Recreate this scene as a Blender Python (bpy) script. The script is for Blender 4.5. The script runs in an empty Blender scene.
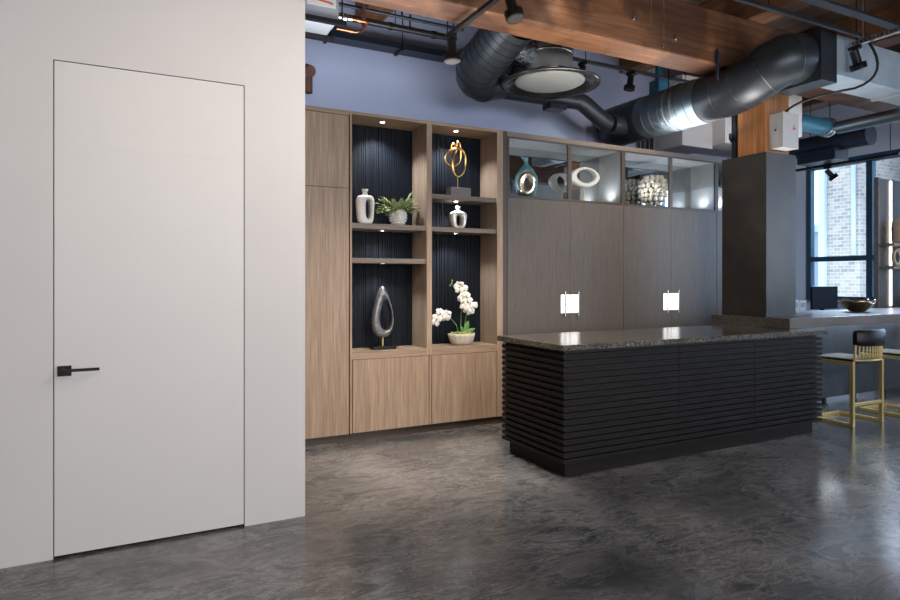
import bpy, bmesh, math, random
from mathutils import Vector, Matrix
random.seed(7)
R = math.radians
sc = bpy.context.scene
col = sc.collection

# ---------------------------------------------------------------- camera
cam = bpy.data.cameras.new('camera'); co = bpy.data.objects.new('camera', cam); col.objects.link(co)
co.location = (0, 0, 1.36); co.rotation_euler = (R(90), 0, R(-27.22))
cam.sensor_width = 36; cam.lens = 25.0; cam.shift_y = -20/900; cam.clip_start = .05; cam.clip_end = 200
sc.camera = co
# ---------------------------------------------------------------- view, world
sc.view_settings.view_transform = 'Standard'; sc.view_settings.look = 'None'
sc.view_settings.gamma = 1; sc.view_settings.use_curve_mapping = False
sc.view_settings.exposure = 0.46
w = bpy.data.worlds.new('sky'); sc.world = w; w.use_nodes = True
bg = w.node_tree.nodes['Background']; bg.inputs[0].default_value = (.70, .84, 1, 1); bg.inputs[1].default_value = 2.1

def area(name, loc, target, sx, sy, power, color, spread=180):
    l = bpy.data.lights.new(name, 'AREA'); l.shape = 'RECTANGLE'; l.size = sx; l.size_y = sy
    l.energy = power; l.color = color; l.spread = R(spread)
    o = bpy.data.objects.new(name, l); col.objects.link(o); o.location = loc
    o.rotation_euler = (Vector(target)-Vector(loc)).to_track_quat('-Z', 'Y').to_euler()
    return o
def spot(name, loc, target, power, color, size=60, blend=.6, rad=.03):
    l = bpy.data.lights.new(name, 'SPOT'); l.energy = power; l.color = color
    l.spot_size = R(size); l.spot_blend = blend; l.shadow_soft_size = rad
    o = bpy.data.objects.new(name, l); col.objects.link(o); o.location = loc
    o.rotation_euler = (Vector(target)-Vector(loc)).to_track_quat('-Z', 'Y').to_euler()
    return o
COOL = (.70, .83, 1); WARM = (1, .87, .74); NEUT = (1, .95, .9)
# daylight entering by the window bays of the right wall, and the street windows behind the camera
for yy in (3.45, 1.0, -1.45, -3.9):
    area('daylight_right', (10.6, yy, 2.3), (0, yy, 1.6), 2.0, 2.2, 50, COOL)
area('daylight_behind', (2.6, -5.3, 2.1), (2.6, 4, 1.7), 7, 2.4, 175, (1, .965, .94))
# ceiling track lamps out of the frame, in front of the joinery and over the door
for x, y, tx, ty, tz, p, rad, cone in ((2.2, 2.1, .1, 3.58, 1.1, 48, .015, 100), (2.2, 1.3, -.2, 3.58, 1.1, 60, .015, 90), (.2, .3, .1, 3.58, 1.5, 40, .3, 80),
                            (1.9, 2.6, 2.1, 5.05, .0, 160, .09, 62), (3.1, 2.8, 3.0, 5.05, .0, 120, .09, 62), (4.3, 2.9, 4.7, 5.05, 1.75, 110, .09, 80), (2.2, .6, 3.6, 3.4, .6, 60, .09, 76)):
    spot('track_lamp_light', (x, y, 3.15), (tx, ty, tz), p*1.3, WARM, cone, 1, rad)
# added lamps facing up, no fixture: stand-in for bounce on timber, ducts, wall tops
area('upward_fill', (1.6, 4.45, 2.80), (1.6, 4.55, 4.1), 1.7, .5, 11, (.95, .96, 1), 170)
area('upward_fill', (5.3, 4.45, 2.80), (5.3, 4.50, 4.1), 2.2, .4, 9, (.95, .96, 1), 170)
area('upward_fill_beam', (3.4, 3.65, 1.03), (3.4, 3.75, 4.1), 4.6, .3, 30, (1, .92, .82), 75)
area('daylight_bay', (13.0, 6.8, 5.3), (7, 4.0, 1.0), 2.2, 1.5, 1500, COOL)  # added sky lamp beyond the window, out of view, to brighten the bar
area('upward_fill_front', (5.0, 2.6, 1.0), (5.0, 3.0, 4.1), 6.0, .8, 26, (1, .93, .86), 140)
# ---------------------------------------------------------------- materials
def mat(name, base, rough=.5, metal=0, spec=.5, emit=None, estr=0):
    m = bpy.data.materials.new(name); m.use_nodes = True; b = m.node_tree.nodes['Principled BSDF']
    b.inputs['Base Color'].default_value = (*base, 1); b.inputs['Roughness'].default_value = rough
    b.inputs['Metallic'].default_value = metal; b.inputs['Specular IOR Level'].default_value = spec
    if emit: b.inputs['Emission Color'].default_value = (*emit, 1); b.inputs['Emission Strength'].default_value = estr
    return m
def nodes(m): return m.node_tree.nodes, m.node_tree.links, m.node_tree.nodes['Principled BSDF']
def noise(m, scale, detail=4, dist=0, mapscale=(1, 1, 1), rough=.55):
    n, l, b = nodes(m); tc = n.new('ShaderNodeTexCoord'); mp = n.new('ShaderNodeMapping'); t = n.new('ShaderNodeTexNoise')
    mp.inputs['Scale'].default_value = mapscale; t.inputs['Scale'].default_value = scale
    t.inputs['Detail'].default_value = detail; t.inputs['Distortion'].default_value = dist; t.inputs['Roughness'].default_value = rough
    l.new(tc.outputs['Object'], mp.inputs[0]); l.new(mp.outputs[0], t.inputs['Vector']); return t
def ramp(m, src, stops):
    n, l, b = nodes(m); r = n.new('ShaderNodeValToRGB'); e = r.color_ramp.elements
    while len(e) < len(stops): e.new(.5)
    for i, (p, c) in enumerate(stops):
        e[i].position = p; e[i].color = (*c, 1) if len(c) == 3 else c
    l.new(src, r.inputs[0]); return r
def mixc(m, fac, a, b_, mode='MIX'):
    n, l, b = nodes(m); x = n.new('ShaderNodeMix'); x.data_type = 'RGBA'; x.blend_type = mode
    if hasattr(fac, 'links'): l.new(fac, x.inputs[0])
    else: x.inputs[0].default_value = fac
    for s, k in ((a, 6), (b_, 7)):
        if hasattr(s, 'links'): l.new(s, x.inputs[k])
        else: x.inputs[k].default_value = (*s, 1)
    return x.outputs[2]
def bump(m, src, strength, dist=.01):
    n, l, b = nodes(m); bp = n.new('ShaderNodeBump'); bp.inputs['Strength'].default_value = strength
    bp.inputs['Distance'].default_value = dist; l.new(src, bp.inputs['Height']); l.new(bp.outputs[0], b.inputs['Normal'])
def tocol(m, src): nodes(m)[1].new(src, nodes(m)[2].inputs['Base Color'])
def torough(m, src, lo, hi):
    n, l, b = nodes(m); r = n.new('ShaderNodeMapRange'); r.inputs[3].default_value = lo; r.inputs[4].default_value = hi
    l.new(src, r.inputs[0]); l.new(r.outputs[0], b.inputs['Roughness'])

def paint(name, c, rough=.6):
    m = mat(name, c, rough); t = noise(m, 1.3, 3)
    tocol(m, ramp(m, t.outputs[0], [(.3, tuple(x*.965 for x in c)), (.7, c)]).outputs[0])
    t2 = noise(m, 220, 2); bump(m, t2.outputs[0], .08, .002); return m
def wood(name, dark, light, axis='z', scale=1, rough=.5, bm=.12, stain=None):
    m = mat(name, light, rough)
    s = {'z': (22, 22, 1.1), 'x': (1.1, 16, 16), 'y': (16, 1.1, 16)}[axis]
    t = noise(m, 1.6*scale, 7, .6, s, .62); r = ramp(m, t.outputs[0], [(.28, dark), (.5, tuple((a+b)/2 for a, b in zip(dark, light))), (.72, light)])
    s2 = {'z': (60, 60, 1.6), 'x': (1.6, 60, 60), 'y': (60, 1.6, 60)}[axis]
    t2 = noise(m, 2*scale, 3, 0, s2); r2 = ramp(m, t2.outputs[0], [(.35, (.72, .72, .72)), (.6, (1, 1, 1))])
    c = mixc(m, 1, r.outputs[0], r2.outputs[0], 'MULTIPLY')
    if stain:
        t3 = noise(m, 1.1, 5, .8); r3 = ramp(m, t3.outputs[0], [(.46, (0, 0, 0)), (.56, (1, 1, 1))]); c = mixc(m, r3.outputs[0], c, mixc(m, 1, c, stain, 'MULTIPLY'))
    tocol(m, c); bump(m, t2.outputs[0], bm, .004); return m
def metalm(name, c, rough=.3, var=.12):
    m = mat(name, c, rough, 1); t = noise(m, 3, 4, .4); torough(m, t.outputs[0], max(.03, rough-var), rough+var); return m

def floor_mat():
    m = mat('polished_concrete', (.06, .06, .06), .16, 0, .6)
    a = noise(m, 1.1, 10, .9, (1, 1, 1), .68)
    base = ramp(m, a.outputs[0], [(.28, (.034, .036, .040)), (.44, (.078, .078, .080)), (.58, (.14, .133, .128)), (.74, (.23, .215, .205))])
    # trowel swirls: thin pale streaks along distorted contours
    n, l, b = nodes(m)
    tc = n.new('ShaderNodeTexCoord'); mp = n.new('ShaderNodeMapping'); mp.inputs['Rotation'].default_value = (0, 0, .5); mp.inputs['Scale'].default_value = (1, 2.2, 1)
    wv = n.new('ShaderNodeTexNoise'); wv.inputs['Scale'].default_value = 2.6; wv.inputs['Detail'].default_value = 12; wv.inputs['Distortion'].default_value = 1.1; wv.inputs['Roughness'].default_value = .72
    l.new(tc.outputs['Object'], mp.inputs[0]); l.new(mp.outputs[0], wv.inputs['Vector'])
    st = ramp(m, wv.outputs[0], [(.44, (0, 0, 0)), (.495, (1, 1, 1)), (.56, (.1, .1, .1)), (.60, (.55, .55, .55)), (.66, (0, 0, 0))])
    g = noise(m, 1.1, 4, .5); gm = ramp(m, g.outputs[0], [(.36, (.08, .08, .08)), (.66, (.75, .75, .75))])
    fac = mixc(m, 1, st.outputs[0], gm.outputs[0], 'MULTIPLY')
    c = mixc(m, fac, base.outputs[0], (.33, .32, .31))
    for rz_, sc_, off in ((1.1, 6, 3), (-.6, 8, 9)):
        m2 = n.new('ShaderNodeMapping'); m2.inputs['Rotation'].default_value = (0, 0, rz_); m2.inputs['Scale'].default_value = (1, 3.4, 1); m2.inputs['Location'].default_value = (off, off, 0)
        w2 = n.new('ShaderNodeTexNoise'); w2.inputs['Scale'].default_value = sc_*.6; w2.inputs['Detail'].default_value = 9; w2.inputs['Distortion'].default_value = .5; w2.inputs['Roughness'].default_value = .7
        l.new(tc.outputs['Object'], m2.inputs[0]); l.new(m2.outputs[0], w2.inputs['Vector'])
        s2 = ramp(m, w2.outputs[0], [(.485, (0, 0, 0)), (.50, (.55, .55, .55)), (.515, (0, 0, 0))])
        g2 = noise(m, 1.9+rz_*.3, 3, .3); gg = ramp(m, g2.outputs[0], [(.46, (0, 0, 0)), (.62, (1, 1, 1))])
        c = mixc(m, mixc(m, 1, s2.outputs[0], gg.outputs[0], 'MULTIPLY'), c, (.48, .46, .44))
    sp = noise(m, 38, 2, 0); sm = ramp(m, sp.outputs[0], [(.74, (0, 0, 0)), (.78, (.7, .7, .7))])
    c = mixc(m, sm.outputs[0], c, (.42, .39, .36)); tocol(m, c)
    torough(m, wv.outputs[0], .08, .27); bump(m, wv.outputs[0], .05, .004); return m
def granite(name, a, b_, c):
    m = mat(name, a, .2, 0, .5); t = noise(m, 120, 3); r = ramp(m, t.outputs[0], [(.40, a), (.52, b_), (.66, c)])
    t2 = noise(m, 2.5, 5, 1); r2 = ramp(m, t2.outputs[0], [(.35, (.7, .7, .7)), (.7, (1.15, 1.1, 1.05))])
    tocol(m, mixc(m, 1, r.outputs[0], r2.outputs[0], 'MULTIPLY')); return m
def mottled(name, a, b_, rough=.4, metal=0, scale=2.5, dist=1):
    m = mat(name, a, rough, metal); t = noise(m, scale, 6, dist); tocol(m, ramp(m, t.outputs[0], [(.3, a), (.7, b_)]).outputs[0]); return m
def brick():
    m = mat('pale_brick', (.6, .55, .5), .8); n, l, b = nodes(m); tc = n.new('ShaderNodeTexCoord'); mp = n.new('ShaderNodeMapping')
    mp.inputs['Rotation'].default_value = (R(90), 0, R(90)); t = n.new('ShaderNodeTexBrick'); t.inputs['Scale'].default_value = 3.2
    t.inputs['Color1'].default_value = (.46, .38, .31, 1); t.inputs['Color2'].default_value = (.27, .23, .20, 1); t.inputs['Mortar'].default_value = (.52, .49, .45, 1)
    t.inputs['Mortar Size'].default_value = .018; sp = n.new('ShaderNodeSeparateXYZ'); cb = n.new('ShaderNodeCombineXYZ')
    l.new(tc.outputs['Object'], sp.inputs[0]); ad = n.new('ShaderNodeMath'); ad.operation = 'ADD'; l.new(sp.outputs[0], ad.inputs[0]); l.new(sp.outputs[1], ad.inputs[1])
    l.new(ad.outputs[0], cb.inputs[0]); l.new(sp.outputs[2], cb.inputs[1]); l.new(cb.outputs[0], t.inputs['Vector']); l.new(t.outputs[0], b.inputs['Base Color']); return m
def glass(name, tint=(1, 1, 1), refl=.10):
    m = bpy.data.materials.new(name); m.use_nodes = True; n = m.node_tree.nodes; l = m.node_tree.links; n.clear()
    o = n.new('ShaderNodeOutputMaterial'); mx = n.new('ShaderNodeMixShader'); tr = n.new('ShaderNodeBsdfTransparent'); gl = n.new('ShaderNodeBsdfGlossy')
    fr = n.new('ShaderNodeLayerWeight'); fr.inputs[0].default_value = refl; gl.inputs['Roughness'].default_value = .02; tr.inputs[0].default_value = (*tint, 1)
    l.new(fr.outputs['Fresnel'], mx.inputs[0]); l.new(tr.outputs[0], mx.inputs[1]); l.new(gl.outputs[0], mx.inputs[2]); l.new(mx.outputs[0], o.inputs[0]); return m

M = {}
M['white'] = paint('white_wall_paint', (.66, .635, .625))
M['door'] = paint('white_door_lacquer', (.69, .665, .65), .42)
M['blue'] = paint('pale_blue_wall', (.44, .515, .73))  # back wall base colour set to pale blue
M['gapdark'] = mat('door_gap_aluminium', (.22, .19, .175), .5)
M['black'] = mat('black_metal', (.007, .007, .008), .4, 0, .3)
M['floor'] = floor_mat()
M['oak'] = wood('brushed_oak', (.30, .205, .142), (.48, .35, .25), 'z', 1, .5)
M['oakh'] = wood('brushed_oak_horizontal', (.30, .205, .142), (.48, .35, .25), 'x', 1, .5)
M['oaks'] = wood('grey_oak_shelf', (.16, .125, .10), (.27, .215, .175), 'x', 1, .5)
M['plinth'] = wood('dark_oak_plinth', (.035, .022, .016), (.07, .048, .036), 'x', 1, .45)
M['char'] = wood('charred_black_wood', (.001, .002, .004), (.006, .010, .019), 'z', .8, .62, .5)
M['char'].node_tree.nodes['Principled BSDF'].inputs['Specular IOR Level'].default_value = .22
M['taupe'] = wood('dark_taupe_veneer', (.105, .087, .074), (.137, .115, .098), 'z', 2, .42, .08)
M['taupeframe'] = mat('taupe_trim', (.22, .175, .145), .4)
M['taupedark'] = mat('dark_frame_lacquer', (.075, .064, .057), .35)
M['liner'] = mottled('grey_plaster_liner', (.20, .21, .21), (.30, .31, .31), .5)
M['mirror'] = mat('mirror', (.62, .63, .65), .015, 1)
M['slat'] = mat('black_stained_slats', (.020, .0165, .0155), .55, 0, .15)
t = noise(M['slat'], 3, 5, .5, (4, 4, 30)); tocol(M['slat'], ramp(M['slat'], t.outputs[0], [(.3, (.011, .009, .008)), (.7, (.021, .0165, .0145))]).outputs[0])
M['slatback'] = mat('black_slat_backing', (.006, .006, .006), .6)
M['granite'] = granite('speckled_brown_granite', (.034, .030, .026), (.085, .077, .067), (.27, .245, .21))
M['bartop'] = mottled('brown_bar_top', (.13, .105, .095), (.17, .14, .125), .28)
M['column'] = mottled('dark_bronze_steel', (.016, .0145, .0135), (.034, .030, .027), .46, .1, 2.2, 1.6)
M['barpanel'] = mottled('blue_grey_steel', (.035, .04, .05), (.10, .115, .135), .4, .5, 1.6, 1.5)
M['beam'] = wood('old_fir_beam', (.10, .042, .018), (.28, .120, .048), 'x', .8, .62, .3, (.42, .38, .38))
M['beamy'] = wood('old_fir_joist', (.12, .055, .024), (.30, .14, .062), 'y', .8, .62, .3)
M['post'] = wood('orange_fir_post', (.24, .085, .022), (.52, .22, .07), 'z', .8, .55, .3)
M['deck'] = wood('brown_deck_boards', (.06, .036, .025), (.14, .085, .058), 'y', .5, .7, .2)
M['ductblack'] = mottled('dark_painted_duct', (.020, .026, .034), (.034, .042, .052), .36, .45, 3, .5)
M['ductsilver'] = metalm('galvanised_steel', (.24, .30, .34), .38, .08)
M['darkseam'] = mat('dark_duct_seam', (.018, .022, .028), .4, .4)
M['seam'] = metalm('duct_seam', (.20, .22, .25), .35)
M['silver'] = metalm('brushed_aluminium', (.55, .55, .55), .28)
M['neck'] = mottled('pale_steel_neck', (.34, .34, .35), (.44, .44, .45), .35, .4, 5)
M['diff'] = mat('diffuser_steel', (.09, .09, .09), .22, .85)
M['diffin'] = mat('diffuser_face', (.24, .26, .255), .45)
M['foil'] = metalm('crinkled_foil', (.5, .52, .55), .25); t = noise(M['foil'], 30, 4); bump(M['foil'], t.outputs[0], 1, .03)
M['pipeblack'] = mat('black_pipe', (.02, .022, .028), .3, .4)
M['pipeteal'] = mat('teal_painted_pipe', (.035, .17, .27), .35)
M['tray'] = mat('dark_blue_tray', (.012, .022, .04), .35, .3)
M['copper'] = metalm('copper', (.62, .24, .11), .3)
M['rust'] = mottled('rusty_iron', (.06, .025, .015), (.14, .055, .03), .6)
M['galv'] = mottled('grey_unit_enamel', (.34, .37, .42), (.40, .43, .48), .45)
M['whitebox'] = mat('white_enamel', (.78, .78, .78), .4)
M['greybox'] = mat('light_grey_enamel', (.42, .42, .43), .4)
M['red'] = mat('red_print', (.6, .05, .04), .5)
M['orange'] = mat('orange_print', (.65, .14, .04), .5)
M['brass'] = metalm('brushed_brass', (.74, .55, .22), .36, .08); M['brass'].node_tree.nodes['Principled BSDF'].inputs['Metallic'].default_value = .7
M['gold'] = metalm('polished_gold', (.85, .52, .19), .16, .06)
M['leather'] = mat('black_leather', (.008, .008, .009), .42, 0, .35)
M['ceramic'] = mat('white_ceramic', (.78, .75, .70), .35)
M['ceramictex'] = mat('textured_white_ceramic', (.72, .71, .68), .6)
M['silverleaf'] = mottled('silver_leaf', (.62, .55, .50), (.85, .78, .72), .28, .45, 30)
M['pewter'] = mottled('dark_pewter', (.10, .10, .105), (.24, .235, .23), .3, .55, 26)
M['stonegrey'] = mat('grey_stone_block', (.16, .15, .145), .55)
M['stonepot'] = mottled('rough_stone', (.42, .38, .32), (.70, .65, .56), .8, 0, 30, .5)
M['leaf'] = mottled('fern_green', (.20, .28, .09), (.46, .50, .24), .5, 0, 18)
M['leafd'] = mottled('orchid_leaf', (.08, .20, .05), (.20, .36, .12), .4, 0, 10)
M['moss'] = mottled('yellow_moss', (.30, .32, .04), (.55, .52, .10), .8, 0, 40)
M['petal'] = mat('white_petal', (.86, .84, .80), .5)
M['pollen'] = mat('pale_yellow_centre', (.75, .6, .25), .5)
M['tealglaze'] = mottled('teal_glaze', (.06, .20, .24), (.22, .42, .46), .12, .3, 8)
M['pearl'] = metalm('pale_gold_leaf', (.90, .80, .64), .2, .08)
M['dark'] = mat('dark_hollow', (.02, .018, .016), .6)
M['beadglass'] = mat('faceted_glass', (.92, .87, .78), .08, .6)
M['frame'] = mat('blue_black_window_frame', (.03, .075, .11), .35, .2)
M['brick'] = brick()
M['whitebrick'] = paint('white_painted_brick', (.80, .83, .86), .7)
M['siding'] = mat('pale_blue_siding', (.50, .62, .70), .6)
M['far'] = mat('grey_far_facade', (.36, .42, .50), .7)
M['asphalt'] = mat('asphalt', (.10, .10, .105), .8)
M['ductpale'] = mottled('pale_galvanised_sheet', (.30, .38, .46), (.42, .50, .58), .4, .35, 3)
M['screen'] = mat('dark_screen_shell', (.003, .009, .018), .6, 0, .12)
M['paper'] = mat('paper', (.72, .74, .78), .6)
M['yellow'] = mat('cream_plate', (.70, .64, .42), .5)
M['bronze'] = metalm('hammered_bronze', (.42, .33, .23), .25)
M['sandart'] = mottled('sand_ceramic', (.50, .36, .22), (.66, .50, .33), .6, 0, 6)
M['glass'] = glass('clear_glass', (.93, .95, .96), .12)
M['winglass'] = glass('window_glass', (.90, .95, 1), .10)
M['led'] = mat('lamp_lens', (1, 1, 1), .3, 0, .5, (.93, .96, 1), 30)
M['ledstrip'] = mat('light_strip', (1, 1, 1), .3, 0, .5, (1, .97, .93), 3.2)
M['backlit'] = mat('backlit_plate', (1, 1, 1), .3, 0, .5, (1, .97, .95), 1.5)
M['lamphot'] = mat('warm_lamp_lens', (1, .9, .8), .3, 0, .5, (1, .75, .45), 4)
M['chrome'] = metalm('chrome', (.75, .74, .72), .15, .05)
M['soil'] = mat('dark_soil', (.03, .022, .015), .9)

# ---------------------------------------------------------------- mesh builder
class MB:
    def __init__(s): s.v = []; s.f = []; s.sm = []
    def add(s, vs, fs, smooth=False):
        n = len(s.v); s.v += [Vector(p) for p in vs]; s.f += [tuple(i+n for i in q) for q in fs]; s.sm += [smooth]*len(fs); return s
    def box(s, x0, x1, y0, y1, z0, z1):
        x0, x1 = sorted((x0, x1)); y0, y1 = sorted((y0, y1)); z0, z1 = sorted((z0, z1))
        return s.add([(x, y, z) for x in (x0, x1) for y in (y0, y1) for z in (z0, z1)],
                     [(0, 1, 3, 2), (4, 6, 7, 5), (0, 4, 5, 1), (2, 3, 7, 6), (0, 2, 6, 4), (1, 5, 7, 3)])
    def tube(s, pts, r, n=14, closed=False, cap=True, smooth=True):
        P = [Vector(p) for p in pts]; k = len(P); rr = r if isinstance(r, (list, tuple)) else [r]*k
        T = []
        for i in range(k):
            a = P[i-1] if (i or closed) else P[i]; b = P[(i+1) % k] if (i < k-1 or closed) else P[i]
            d = (b-a); T.append(d.normalized() if d.length > 1e-9 else Vector((0, 0, 1)))
        up = Vector((0, 0, 1)) if abs(T[0].z) < .9 else Vector((1, 0, 0))
        N = (up - T[0]*up.dot(T[0])).normalized(); rings = []
        for i in range(k):
            if i:
                q = T[i-1].rotation_difference(T[i]); N = (q @ N); N = (N - T[i]*N.dot(T[i])).normalized()
            B = T[i].cross(N); e = rr[i]; ex, ey = e if isinstance(e, tuple) else (e, e)
            rings.append([P[i] + N*ex*math.cos(2*math.pi*j/n) + B*ey*math.sin(2*math.pi*j/n) for j in range(n)])
        vs = [p for q in rings for p in q]; fs = []
        for i in range(k if closed else k-1):
            i2 = (i+1) % k
            for j in range(n): fs.append((i*n+j, i*n+(j+1) % n, i2*n+(j+1) % n, i2*n+j))
        s.add(vs, fs, smooth)
        if cap and not closed:
            s.add(rings[0], [tuple(range(n))[::-1]]); s.add(rings[-1], [tuple(range(n))])
        return s
    def cyl(s, a, b, r, n=20, r2=None, smooth=True): return s.tube([a, b], [r, r if r2 is None else r2], n, smooth=smooth)
    def lathe(s, prof, c=(0, 0, 0), n=32, smooth=True, sx=1, sy=1):
        c = Vector(c); vs = []; fs = []
        for r, z in prof:
            for j in range(n):
                a = 2*math.pi*j/n; vs.append(c + Vector((r*sx*math.cos(a), r*sy*math.sin(a), z)))
        for i in range(len(prof)-1):
            for j in range(n): fs.append((i*n+j, i*n+(j+1) % n, (i+1)*n+(j+1) % n, (i+1)*n+j))
        return s.add(vs, fs, smooth)
    def ball(s, c, r, n=12, sx=1, sy=1, sz=1, smooth=True):
        m = n//2
        return s.lathe([(max(1e-4, r*math.sin(math.pi*i/m)), r*sz*-math.cos(math.pi*i/m)) for i in range(m+1)], c, n, smooth, sx, sy)
    def prism(s, poly, y0, y1):      # polygon in xz pushed along y
        n = len(poly); return s.add([(x, y0, z) for x, z in poly]+[(x, y1, z) for x, z in poly],
            [tuple(range(n)), tuple(range(2*n-1, n-1, -1))]+[(i, i+n, (i+1) % n+n, (i+1) % n) for i in range(n)])
    def xform(s, mtx): s.v = [mtx @ p for p in s.v]; return s

def rootof(o):
    while o.parent: o = o.parent
    return o
def obj(name, mb, m, parent=None, bevel=0, local=False):
    me = bpy.data.meshes.new(name); vs = mb.v
    if parent is not None:
        off = Vector((0, 0, 0)) if local else rootof(parent).location.copy()
        loc = Vector((0, 0, 0))
    else:
        xs = [p.x for p in vs]; ys = [p.y for p in vs]; zs = [p.z for p in vs]
        off = loc = Vector(((min(xs)+max(xs))/2, (min(ys)+max(ys))/2, min(zs)))
    me.from_pydata([p-off for p in vs], [], mb.f); me.polygons.foreach_set('use_smooth', mb.sm)
    bm = bmesh.new(); bm.from_mesh(me); bmesh.ops.recalc_face_normals(bm, faces=bm.faces); bm.to_mesh(me); bm.free()
    me.materials.append(M[m]); me.update()
    o = bpy.data.objects.new(name, me); col.objects.link(o); o.location = loc
    if parent is not None: o.parent = parent
    if bevel:
        bv = o.modifiers.new('bevel', 'BEVEL'); bv.width = bevel; bv.segments = 2; bv.limit_method = 'ANGLE'; bv.angle_limit = R(50)
    return o
def tag(o, label, cat, group=None, kind=None):
    o['label'] = label; o['category'] = cat
    if group: o['group'] = group
    if kind: o['kind'] = kind
    return o
def thing(name, label, cat, loc=(0, 0, 0), group=None):
    o = bpy.data.objects.new(name, None); col.objects.link(o); o.location = loc; o.empty_display_size = .1
    return tag(o, label, cat, group)
def struct(name, mb, m, parent=None, bevel=0):
    o = obj(name, mb, m, parent, bevel)
    if parent is None: o['kind'] = 'structure'
    return o
def copytree(o, dloc, label=None, parent=None):
    c = o.copy(); col.objects.link(c)
    if parent is not None: c.parent = parent
    else:
        c.location = Vector(o.location)+Vector(dloc)
        if label: c['label'] = label
    for ch in [x for x in o.children]: copytree(ch, (0, 0, 0), None, c)
    return c
def B(*a): return MB().box(*a)

# ================================================================ STRUCTURE
CE = 4.15
struct('floor', B(-4, 10.25, -5.6, 7.15, -.15, 0), 'floor')
dk = MB(); dk.box(-4, 10.25, -5.6, 7.15, CE, CE+.2); struct('ceiling', dk, 'deck')
WY = 3.585; DX0, DX1, DZ = -.3265, .570, 2.434
wl = MB(); wl.box(-4, DX0, WY, WY+.16, 0, CE); wl.box(DX1, .905, WY, WY+.16, 0, CE); wl.box(DX0, DX1, WY, WY+.16, DZ, CE)
struct('wall_left', wl, 'white')
struct('wall_back', B(-4, 7.0, 5.65, 5.8, 0, CE), 'blue')
struct('wall_partition', B(7.0, 7.15, 5.04, 7.0, 0, CE), 'blue')
struct('wall_back_right', B(7.15, 10.25, 7.0, 7.15, 0, CE), 'white')
struct('wall_far_left', B(-4.15, -4, -5.6, 5.8, 0, CE), 'white')
wr = MB(); bays = [(4.62, 6.54), (2.35, 4.35), (0, 2.0), (-2.45, -.45), (-4.9, -2.9)]
wr.box(10, 10.25, -5.6, 7.0, 0, 1.03); wr.box(10, 10.25, -5.6, 7.0, 3.28, CE)
ys = [-5.6]+[v for b in sorted(bays) for v in b]+[7.0]
for i in range(0, len(ys), 2): wr.box(10, 10.25, ys[i], ys[i+1], 1.03, 3.28)
struct('wall_right', wr, 'whitebrick')
wb = MB(); wb.box(-4, 10.25, -5.75, -5.6, 0, 1.0); wb.box(-4, 10.25, -5.75, -5.6, 3.3, CE)
for a, b in ((-4, -1), (6.2, 10.25)): wb.box(a, b, -5.75, -5.6, 1.0, 3.3)
struct('wall_rear', wb, 'white')
for k, (a, b) in enumerate(bays):
    fr = MB(); x0, x1 = 10.03, 10.13
    fr.box(x0, x1, a, a+.09, 1.03, 3.28); fr.box(x0, x1, b-.08, b, 1.03, 3.28); fr.box(x0, x1, a+.09, b-.08, 1.03, 1.10); fr.box(x0, x1, a+.09, b-.08, 3.17, 3.28)
    mid = 5.50 if k == 0 else (a+b)/2
    fr.box(x0, x1, mid, mid+.09, 1.10, 3.17); fr.box(x0+.01, x1, a+.09, mid, 1.66, 1.74); fr.box(x0+.01, x1, mid+.09, b-.08, 1.66, 1.74)
    wi = struct('window_%d' % (k+1), fr, 'frame')
    obj('pane', B(10.07, 10.08, a+.09, mid, 1.10, 1.66).box(10.07, 10.08, mid+.09, b-.08, 1.10, 1.66).box(10.07, 10.08, a+.09, mid, 1.74, 3.17).box(10.07, 10.08, mid+.09, b-.08, 1.74, 3.17), 'winglass', wi)
    if k == 0: obj('window_sill', B(9.93, 10.03, a, b, 1.0, 1.03), 'bronze', wi, .004)
fr = MB(); fr.box(-1, 6.2, -5.72, -5.64, 1.0, 1.08); fr.box(-1, 6.2, -5.72, -5.64, 3.2, 3.3)
for x in (-1, .8, 2.6, 4.4, 6.12): fr.box(x, x+.08, -5.72, -5.64, 1.08, 3.2)
struct('window_6', fr, 'frame')

# door in the white wall: a flush leaf of six boards' height with fine grooves
struct('trim_1', B(DX0, DX0+.0018, WY+.004, WY+.15, .0, DZ).box(DX1-.0018, DX1, WY+.004, WY+.15, 0, DZ).box(DX0+.0018, DX1-.0018, WY+.004, WY+.15, DZ-.0018, DZ).box(DX0+.002, DX1-.002, WY+.06, WY+.10, .0, DZ-.003), 'gapdark')  # aluminium strips plus dark backing standing in for shade in the door gap
leaf = MB(); zs = [.014, .411, .796, 1.224, 1.618, 2.017, 2.429]
for a, b in zip(zs[:-1], zs[1:]): leaf.box(DX0+.0055, DX1-.005, WY+.001, WY+.045, a, b-.0022 if b < 2.4 else b)
leaf.box(DX0+.0055, DX1-.005, WY+.0024, WY+.0455, .014, 2.429)
d1 = struct('door_1', leaf, 'door')
h = MB(); h.box(-.308, -.249, WY-.009, WY+.001, .890, .940); hd = obj('handle_rose', h, 'black', d1, .001)
lv = MB(); lv.cyl((-.283, WY-.009, .922), (-.283, WY-.052, .922), .0095, 16); lv.box(-.293, -.127, WY-.060, WY-.049, .915, .929); obj('handle_lever', lv, 'black', d1, .001)

# ceiling joists (along Y) resting on the great beam
for x in (-3.0, -1.35, .35, 2.02, 3.65, 5.27, 6.95, 8.6):
    o = obj('ceiling_joist', B(x-.12, x+.12, -5.6, 5.65 if x < 7 else 7.0, 3.80, CE), 'beamy', None, .008); o['kind'] = 'structure'; o.name = 'trim_joist'
bm_ = obj('trim_beam', B(-4, 10, 3.93, 4.23, 3.32, 3.80), 'beam', None, .012); bm_['kind'] = 'structure'
o = obj('trim_beam', B(-4, 10, .2, .5, 3.32, 3.80), 'beam', None, .012); o['kind'] = 'structure'
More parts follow.
